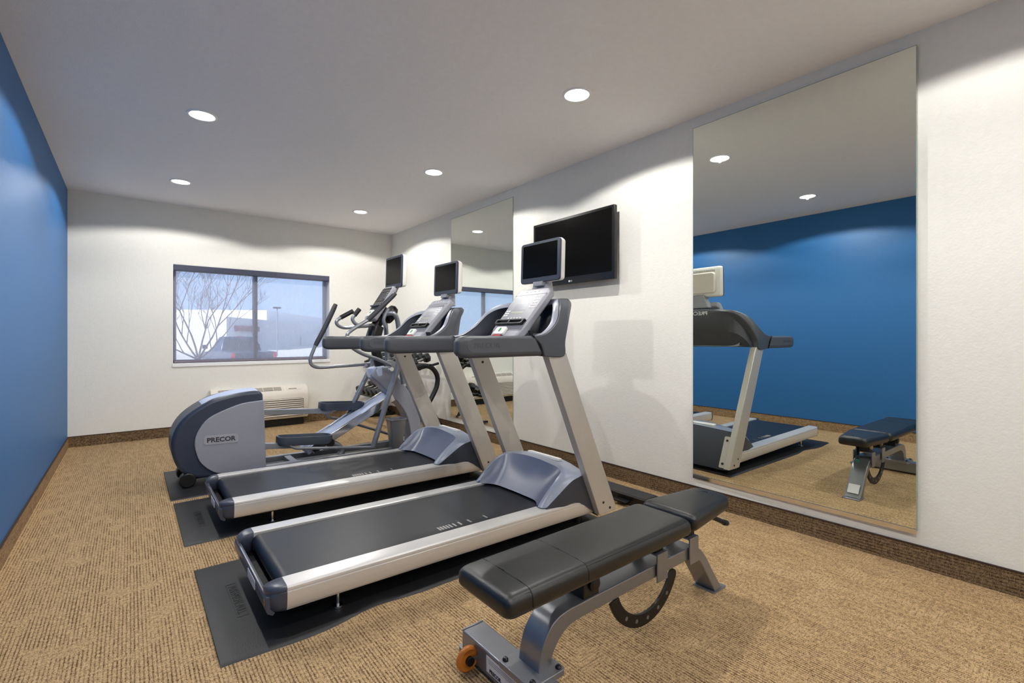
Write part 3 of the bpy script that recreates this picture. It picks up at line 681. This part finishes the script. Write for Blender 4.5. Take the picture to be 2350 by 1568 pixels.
# pads
def pad(name, pts, z0, z1, r, nm):
    rings = []
    n = len(pts); cx = sum(p[0] for p in pts)/n; cy = sum(p[1] for p in pts)/n
    def shr(d): 
        return [(x-(d if x > cx else -d), y-(d if y > cy else -d)) for x, y in pts]
    def rnd(ps, rr):
        out = []
        for i in range(4):
            p = Vector((*ps[i],0)); a = Vector((*ps[i-1],0)); b = Vector((*ps[(i+1)%4],0))
            da = (a-p).normalized()*rr; db = (b-p).normalized()*rr
            for k in range(6):
                t = k/5; q = (p+da)*(1-t)**2+p*2*t*(1-t)+(p+db)*t*t; out.append((q.x, q.y))
        return out
    lay = [(.028, z0), (.006, z0+.001), (.0, z0+.012)]
    for k in range(1, 7):
        a = R(15*k); lay.append((r*(1-math.cos(a)), z1-r+r*math.sin(a)))
    lay.append((r+.03, z1+.0015)); lay.append((r+.06, z1+.002))
    for d, z in lay: rings.append([(x, y, z) for x, y in rnd(shr(d), .03)])
    return MB().loft(rings).build(nm, M_vinyl, bn, angle=60)
mp = pad('p', [(.815,YN-.136),(1.765,YN-.136),(1.765,YN+.136),(.815,YN+.136)], .384, .447, .030, 'back_pad')
hp_ = pad('p', [(1.785,YN-.133),(2.165,YN-.088),(2.165,YN+.088),(1.785,YN+.133)], .384, .450, .030, 'head_pad')
def seam_across(x):
    a = []
    r = .030; h = .136
    a.append((x, YN-h-.0003, .396)); a.append((x, YN-h-.0003, .417))
    for k in range(1, 6):
        t = R(15*k); a.append((x, YN-h+r*(1-math.cos(t)), .417+r*math.sin(t)))
    a += [(x, YN-h+.05, .448), (x, YN, .4493), (x, YN+h-.05, .448)]
    for k in range(5, 0, -1):
        t = R(15*k); a.append((x, YN+h-r*(1-math.cos(t)), .417+r*math.sin(t)))
    a.append((x, YN+h, .417))
    return a
MB().tube(seam_across(.908), .0018, 6).build('seam', M_seam, mp)
MB().tube(seam_across(1.146), .0011, 6).build('seam', M_seam, mp)
r = .030; t = R(48); yy = YN-.136+r*(1-math.cos(t)); zz = .417+r*math.sin(t)
MB().tube([(.908, yy, zz), (.880, yy+.001, zz-.001), (.856, yy+.003, zz-.008), (.840, yy+.004, zz-.022), (.828, yy+.002, .404)], .0013, 6).build('seam', M_seam, mp)
MB().tube([(1.146, yy, zz), (1.74, yy, zz)], .0012, 6).build('seam', M_seam, mp)
a, b = (1.82, YN-.129+.012, zz+.003), (2.14, YN-.091+.012, zz+.003)
MB().tube([a, b], .0012, 6).build('seam', M_seam, hp_)
# brackets, pins, arc plate, handle
for x in (1.665, 1.90):
    br_ = MB().prism([(YN-.062,.20),(YN-.055,.20),(YN-.055,.305),(YN+.055,.305),(YN+.055,.20),(YN+.062,.20),(YN+.062,.312),(YN-.062,.312)], 'x', x-.035, x+.035).build('saddle_bracket', M_bsilver, bn, bevel=.002)
    MB().box((x-.03, YN-.045, .312), (x+.03, YN+.045, .385)).build('hinge_block', M_black, br_, bevel=.003)
    MB().cyl((x+.02, YN-.058, .350), (x+.02, YN-.045, .350), .018).build('pivot_pin', M_brass, br_, bevel=.002)
MB().box((1.22, YN-.045, .268), (1.30, YN+.045, .385)).build('pad_bracket', M_black, bn, bevel=.004)
MB().lathe((1.27, YN-.03, .312), (0,-1,0), [(.026,0),(.026,.024),(.018,.03)], 12).build('lock_knob', M_black, bn)
import math as _m
cx_, cz_, ro, ri = 1.635, .248, .238, .188
arc = [(cx_+ro*_m.cos(R(a)), cz_+ro*_m.sin(R(a))) for a in range(200, 333, 6)]+[*[(cx_+.213*_m.cos(R(333))+.025*_m.cos(R(333+b)), cz_+.213*_m.sin(R(333))+.025*_m.sin(R(333+b))) for b in range(15, 180, 15)]]+[(cx_+ri*_m.cos(R(a)), cz_+ri*_m.sin(R(a))) for a in range(327, 199, -6)]
ap = MB().prism(arc, 'y', YN-.006, YN+.006).build('adjustment_arc', M_black, bn, bevel=.002)
for a in (232, 252, 272, 292, 312): MB().cyl((cx_+.212*_m.cos(R(a)), YN-.0075, cz_+.212*_m.sin(R(a))), (cx_+.212*_m.cos(R(a)), YN+.0075, cz_+.212*_m.sin(R(a))), .008).build('arc_hole', M_bsilver, ap)
hb = MB().tube([(2.06, YN-.01, .372), (2.10, YN-.02, .345), (2.19, YN-.045, .300)], .011, 12).build('pull_handle', M_black, bn)
MB().cyl((2.185, YN-.0436, .3018), (2.206, YN-.049, .2945), .0135).build('knob', M_black, hb, bevel=.002)
MB().cyl((2.206, YN-.049, .2945), (2.210, YN-.050, .2932), .012).build('knob_cap', M_teal, hb, smooth=False)
f = frame((2.125, YN, .062), (0,1,0), (-.55,0,.8))
MB().slab([(-.035,-.03),(.035,-.03),(.035,.04),(-.035,.04)], f, 0, .0008).build('rear_label', M_label, bn, smooth=False)

# ------------------------------------------------------------------ step platform behind the near treadmill
st = thing('step_platform', 'low black exercise step on the carpet by the baseboard behind the near treadmill', 'exercise step', (2.79, 2.17, 0))
MB().loft([[(x, y, z) for x, y in rpoly(a, b, .018, 5, 2.79, 2.17)] for a, b, z in ((.150,.470,.0),(.150,.470,.054),(.155,.475,.057),(.155,.475,.066),(.145,.465,.070))]).build('step_body', M_black, st)
MB().slab(rpoly(.135, .45, .012, 4), frame((2.79,2.17,.070), (1,0,0), (0,1,0)), 0, .002).build('grip_surface', M_rubber, st, bevel=.001)
MB().box((2.66, 2.06, .028), (2.716, 2.18, .036)).build('side_ledge', M_black, st, bevel=.002)

# ------------------------------------------------------------------ wall heater unit
pt = thing('wall_air_conditioner', 'beige through-wall air conditioner low on the back wall below the window', 'air conditioner', (1.3, YB, .09))
MB().prism([(6.868,.10),(6.74,.10),(6.715,.14),(6.71,.40),(6.735,.475),(6.80,.525),(6.868,.525)], 'x', .755, 1.875).build('body', M_offw, pt, bevel=.01, seg=3)
gf = frame((1.215, 6.768, .5007), (1,0,0), (0,.65,.50))
gr_ = MB().slab([(-.38,-.042),(.33,-.042),(.33,.026),(-.38,.026)], gf, -.004, .001).build('outlet_recess', M_slot, pt, smooth=False)
sl = MB()
for k in range(5): sl.slab([(-.38,-.036+.013*k),(.33,-.036+.013*k),(.33,-.031+.013*k),(-.38,-.031+.013*k)], gf, .001, .004)
for k in range(6): sl.slab([(-.25+.12*k,-.042),(-.244+.12*k,-.042),(-.244+.12*k,.026),(-.25+.12*k,.026)], gf, .001, .005)
sl.build('outlet_slats', M_offw, gr_, smooth=False)
gf2 = frame((1.30, 6.7105, .25), (1,0,0), (0,0,1))
ir = MB().slab(rpoly(1.02, .235, .02, 4), gf2, -.004, .0015).build('intake_recess', M_slot, pt, smooth=False)
sl = MB()
for k in range(9): sl.slab([(-.505,-.11+.0262*k),(.505,-.11+.0262*k),(.505,-.095+.0262*k),(-.505,-.095+.0262*k)], gf2, .0015, .007)
sl.build('intake_slats', M_offw, ir, smooth=False)
MB().slab(rpoly(.19, .085, .01, 4), frame((1.70, 6.768, .5007), (1,0,0), (0,.65,.50)), 0, .003).build('control_door', M_offw, pt, bevel=.001)
MB().slab(rpoly(.10, .010, .003, 3), frame((1.68, 6.748, .4855), (1,0,0), (0,.65,.50)), 0, .0045).build('door_pull', M_slot, pt, smooth=False)
MB().box((.80, 6.79, .0), (1.83, 6.868, .10)).build('sub_base_shadow', M_black, pt, smooth=False)  # black box stands in for the dark shadow under the unit

# ------------------------------------------------------------------ dumbbell rack against the right wall
rk = thing('dumbbell_rack', 'black dumbbell rack with curved end frame in the far right corner', 'dumbbell rack', (2.85, 5.95, 0))
for y in (5.20, 6.72):
    pts = crv([(2.66,y,.80),(2.75,y,.822),(2.86,y,.812),(2.94,y,.76),(2.985,y,.67),(2.975,y,.56),(2.92,y,.45),(2.84,y,.33),(2.72,y,.14),(2.66,y,.045)], 5)
    MB().tube(pts, .030, 14).build('end_frame', M_black, rk)
    MB().box((2.52, y-.03, 0), (3.10, y+.03, .05)).build('rack_foot', M_black, rk, bevel=.006)
    MB().tube([(2.85,y,.35),(3.05,y,.05)], .02).build('end_brace', M_black, rk)
shelves = ((2.62, .40), (2.80, .815))
for x, z in shelves:
    m = MB()
    for dx in (-.075, .075): m.box((x+dx-.016, 5.17, z-.02+dx*.35), (x+dx+.016, 6.76, z+dx*.35))
    m.build('shelf_rails', M_black, rk, bevel=.003)
    for y in (5.20, 6.72): MB().tube([(x-.09, y, z-.035), (x+.20, y, z+.03)], .016).build('shelf_bracket', M_black, rk)
def dumbbell(x, y, z, k, label, group):
    d = thing('dumbbell', label, 'dumbbell', (x, y, z), group)
    tilt = Vector((1,0,.35)).normalized()
    c = Vector((x, y, z)); rr = .045*k+.018
    for s in (-1, 1):
        m = MB().lathe(c+tilt*s*.055, tilt*s, [(rr*.8,0),(rr,.012),(rr,.05+.012*k),(rr*.72,.066+.012*k)], 6)
        m.build('hex_head', M_hexd, d, smooth=False, bevel=.004)
    MB().cyl(c-tilt*.06, c+tilt*.06, .014, 12).build('handle', M_chrome, d)
for row, (x, z) in enumerate(shelves):
    nm = ('lower', 'upper')[row]
    for i in range(9):
        y = 5.305+i*.1625
        lab = f'black hexagonal dumbbell with chrome handle on the {nm} tier of the corner rack'
        if i == 0: lab = f'nearest black hexagonal dumbbell, at the near end of the {nm} tier of the rack'
        k = 1.0-.035*i if row == 1 else 1.05-.02*i
        rr = .045*k+.018
        dumbbell(x, y, z+rr*.93+.010, k, lab, f'dumbbells on the {nm} tier of the rack')

# ------------------------------------------------------------------ power cord on the carpet
cd = MB().tube(crv([(2.36,3.35,.012),(2.50,3.18,.006),(2.42,2.98,.006),(2.62,2.86,.006),(2.80,3.05,.006),(3.02,3.2,.006),(3.10,3.34,.006)], 8), .004, 8)
tag(cd.build('power_cord', M_black), 'thin black power cord curving over the carpet behind the treadmills', 'cord')

# ------------------------------------------------------------------ outside
GZ = -.66
struct(MB().box((-150, 7.2, GZ-.2), (250, 400, GZ)).build('ground', M_pave, smooth=False))
bd = thing('store_building', 'long low white commercial building across the lot, seen through the window', 'building', (9.5, 69.4, GZ))
e1 = Vector((.52,.854,0)); e2 = Vector((-.854,.52,0)); c0 = Vector((9.47,69.4,0))
def blk(a0, a1, b0, b1, z0, z1, name, m):
    rings = [[tuple(c0+e1*a+e2*b+Vector((0,0,z))) for a, b in ((a0,b0),(a1,b0),(a1,b1),(a0,b1))] for z in (z0, z1)]
    return MB().loft(rings).build(name, m, bd, smooth=False)
blk(0, 95, 0, 45, GZ, 3.7, 'main_walls', M_bldg)
blk(20.4, 60, 2.58, 44.8, 3.7, 5.6, 'roof_parapet', M_bldw)
blk(30, 40, -60, -.05, GZ, 1.45, 'side_wing', M_bldw)
blk(29.9, 30, -20, -4, -.1, .6, 'eave_shadow', mat('eave_shadow_grey', srgb(150,150,160), .7))  # shadow of the eave on the wing, painted as a thin grey block
sg = blk(2.2, 9.5, -.4, -.02, 1.9, 2.6, 'sign', M_sign)
tk = thing('pickup_truck', 'dark blue pickup truck parked outside the window, seen from behind', 'pickup truck', (4.4, 24.7, GZ))
t0 = Vector((3.53,24.6,GZ)); tr_v = Vector((.995,.1,0)); tf = Vector((-.1,.995,0))
def tb(prof, a0, a1, name, m, par=None, bevel=.04):
    """profile in (forward, up), extruded across the truck"""
    return MB().loft([[tuple(t0+tr_v*a+tf*u+Vector((0,0,v))) for u, v in prof] for a in (a0, a1)]).build(name, m, par or tk, bevel=bevel)
body = tb([(0,.45),(0,1.12),(2.0,1.16),(3.9,1.12),(5.3,1.02),(5.5,.9),(5.5,.45)], 0, 1.95, 'truck_body', M_truck)
cab = MB().loft([[tuple(t0+tr_v*a+tf*u+Vector((0,0,z))) for a, u in ((.06+i,2.0+j),(1.89-i,2.0+j),(1.89-i,4.1-k),(.06+i,4.1-k))] for i, j, k, z in ((0,0,0,1.12),(.12,.15,.55,1.55),(.25,.28,.8,1.82),(.35,.4,.95,1.84))]).build('cab', M_truck, tk, bevel=.04)
MB().loft([[tuple(t0+tr_v*a+tf*u+Vector((0,0,z))) for a, u, z in ((.28,2.03,1.2),(1.67,2.03,1.2),(1.57,2.2,1.68),(.38,2.2,1.68))], [tuple(t0+tr_v*a+tf*u+Vector((0,0,z))) for a, u, z in ((.28,2.0,1.2),(1.67,2.0,1.2),(1.57,2.17,1.68),(.38,2.17,1.68))]]).build('rear_window', M_tglass, cab, smooth=False)
MB().loft([[tuple(t0+tr_v*a+tf*2.36+Vector((0,0,z))) for a, z in ((.85,1.8),(1.1,1.8),(1.1,1.86),(.85,1.86))], [tuple(t0+tr_v*a+tf*2.3+Vector((0,0,z))) for a, z in ((.85,1.8),(1.1,1.8),(1.1,1.86),(.85,1.86))]]).build('brake_light', M_tail, cab, smooth=False)
for a in (.01, 1.79):
    tb([(-.03,.72),(-.03,1.1),(.06,1.1),(.06,.72)], a, a+.15, 'tail_light', M_tail, bevel=0)
tb([(-.12,.42),(-.12,.6),(.1,.6),(.1,.42)], .05, 1.9, 'bumper', M_chrome)
for a in (-.35, 2.08): tb([(3.65,1.22),(3.65,1.42),(3.78,1.42),(3.78,1.22)], a, a+.22, 'side_mirror', M_black, bevel=.02)
for u in (1.0, 4.4):
    for a in (-.01, 1.70):
        p0 = t0+tr_v*a+tf*u+Vector((0,0,.38)); MB().cyl(p0, p0+tr_v*.26, .38, 24).build('wheel', M_black, tk)
# bare tree
tree = MB()
def branch(p, d, L, r, depth):
    pts = [p]; q = Vector(p); dd = Vector(d)
    n = 4
    for i in range(n):
        dd = (dd+Vector((random.uniform(-.12,.12), random.uniform(-.12,.12), random.uniform(-.02,.10)))).normalized()
        q = q+dd*L/n; pts.append(q.copy())
    tree.tube(pts, [r*(1-.45*i/n) for i in range(n+1)], 6 if depth < 3 else 4, up=Vector((.3,1,.1)))
    if depth >= 6: return
    k = 3
    for j in range(k):
        a = random.uniform(0, 2*PI); tl = random.uniform(.35,.75)
        side = Vector((math.cos(a), math.sin(a), random.uniform(-.1,.45)))
        nd = (dd*1.0+side*tl).normalized()
        st_ = pts[-1] if j == 0 else pts[random.randint(2, n)]
        branch(st_, nd, L*random.uniform(.62,.82), max(.003, r*random.uniform(.48,.6)), depth+1)
tb0 = Vector((1.56,16.7,GZ))
tree.tube([tb0, tb0+Vector((0,0,.6)), tb0+Vector((.0,0,1.25))], [.075,.062,.052], 8, up=Vector((.3,1,.1)))
for d, L in (((-.15,.1,1),1.5), ((.42,-.1,1),1.5), ((.08,-.1,1),1.2), ((-.6,0,.9),1.1), ((.85,.1,.8),.9), ((-.95,.1,.6),.8)):
    branch(tb0+Vector((0,0,1.15)), Vector(d).normalized(), L, .028, 1)
tag(tree.build('bare_tree', M_bark), 'leafless tree standing outside the left half of the window', 'tree')
pl = thing('light_pole', 'tall parking lot lamp post outside the right half of the window', 'lamp post', (10.8,49,GZ))
MB().cyl((10.84,49.02,GZ), (10.84,49.02,3.85), .05, 10).build('pole', mat('pole_grey', srgb(120,124,134), .7), pl)
MB().box((10.50,48.9,3.82), (11.15,49.15,3.98)).build('lamp_head', M_dgrey, pl, smooth=False)
hl = MB(); rings = []
for i in range(25):
    u = i/24; x = 30+u*90; y = 165-u*60
    hz = 2.5+7.5*math.sin(min(1, u*2.2)*PI/2)+.5*math.sin(i*1.7)+.3*math.sin(i*3.1)
    rings.append([(x,y-6,GZ),(x,y,hz*.8),(x+6,y+10,hz),(x+12,y+30,GZ)])
struct(hl.loft(rings, True, True).build('hills', M_hill))
tag(bpy.data.objects['hills'], 'low hill of bare trees on the horizon', 'hill', kind='structure')

# ------------------------------------------------------------------ sun, sky, camera
su = bpy.data.lights.new('sun', 'SUN'); su.energy = 10; su.angle = .01; su.color = (1,.96,.9)
so = bpy.data.objects.new('sun', su); COL.objects.link(so)
so.rotation_euler = Vector((.86,.08,-.50)).to_track_quat('-Z', 'Y').to_euler(); so.location = (-20, 30, 20)
wd = bpy.data.worlds.new('sky'); SC.world = wd; wd.use_nodes = True
nt = wd.node_tree; bg = nt.nodes['Background']
bg.inputs['Color'].default_value = srgb(178,203,240); bg.inputs['Strength'].default_value = 1.45

ca = bpy.data.cameras.new('camera'); co = bpy.data.objects.new('camera', ca); COL.objects.link(co)
co.location = (0, 0, 1.18); co.rotation_euler = (R(90), 0, R(-38.78))
ca.sensor_width = 36; ca.lens = 1090/2350*36; ca.shift_y = -11.5/2350; ca.clip_start = .05; ca.clip_end = 2000
SC.camera = co
SC.view_settings.view_transform = 'Standard'; SC.view_settings.look = 'None'; SC.view_settings.gamma = 1
SC.view_settings.exposure = 0.25
SC.cycles.use_denoising = True
SC.cycles.max_bounces = 10; SC.cycles.diffuse_bounces = 8; SC.cycles.glossy_bounces = 5; SC.cycles.transparent_max_bounces = 12
SC.cycles.sample_clamp_indirect = 6
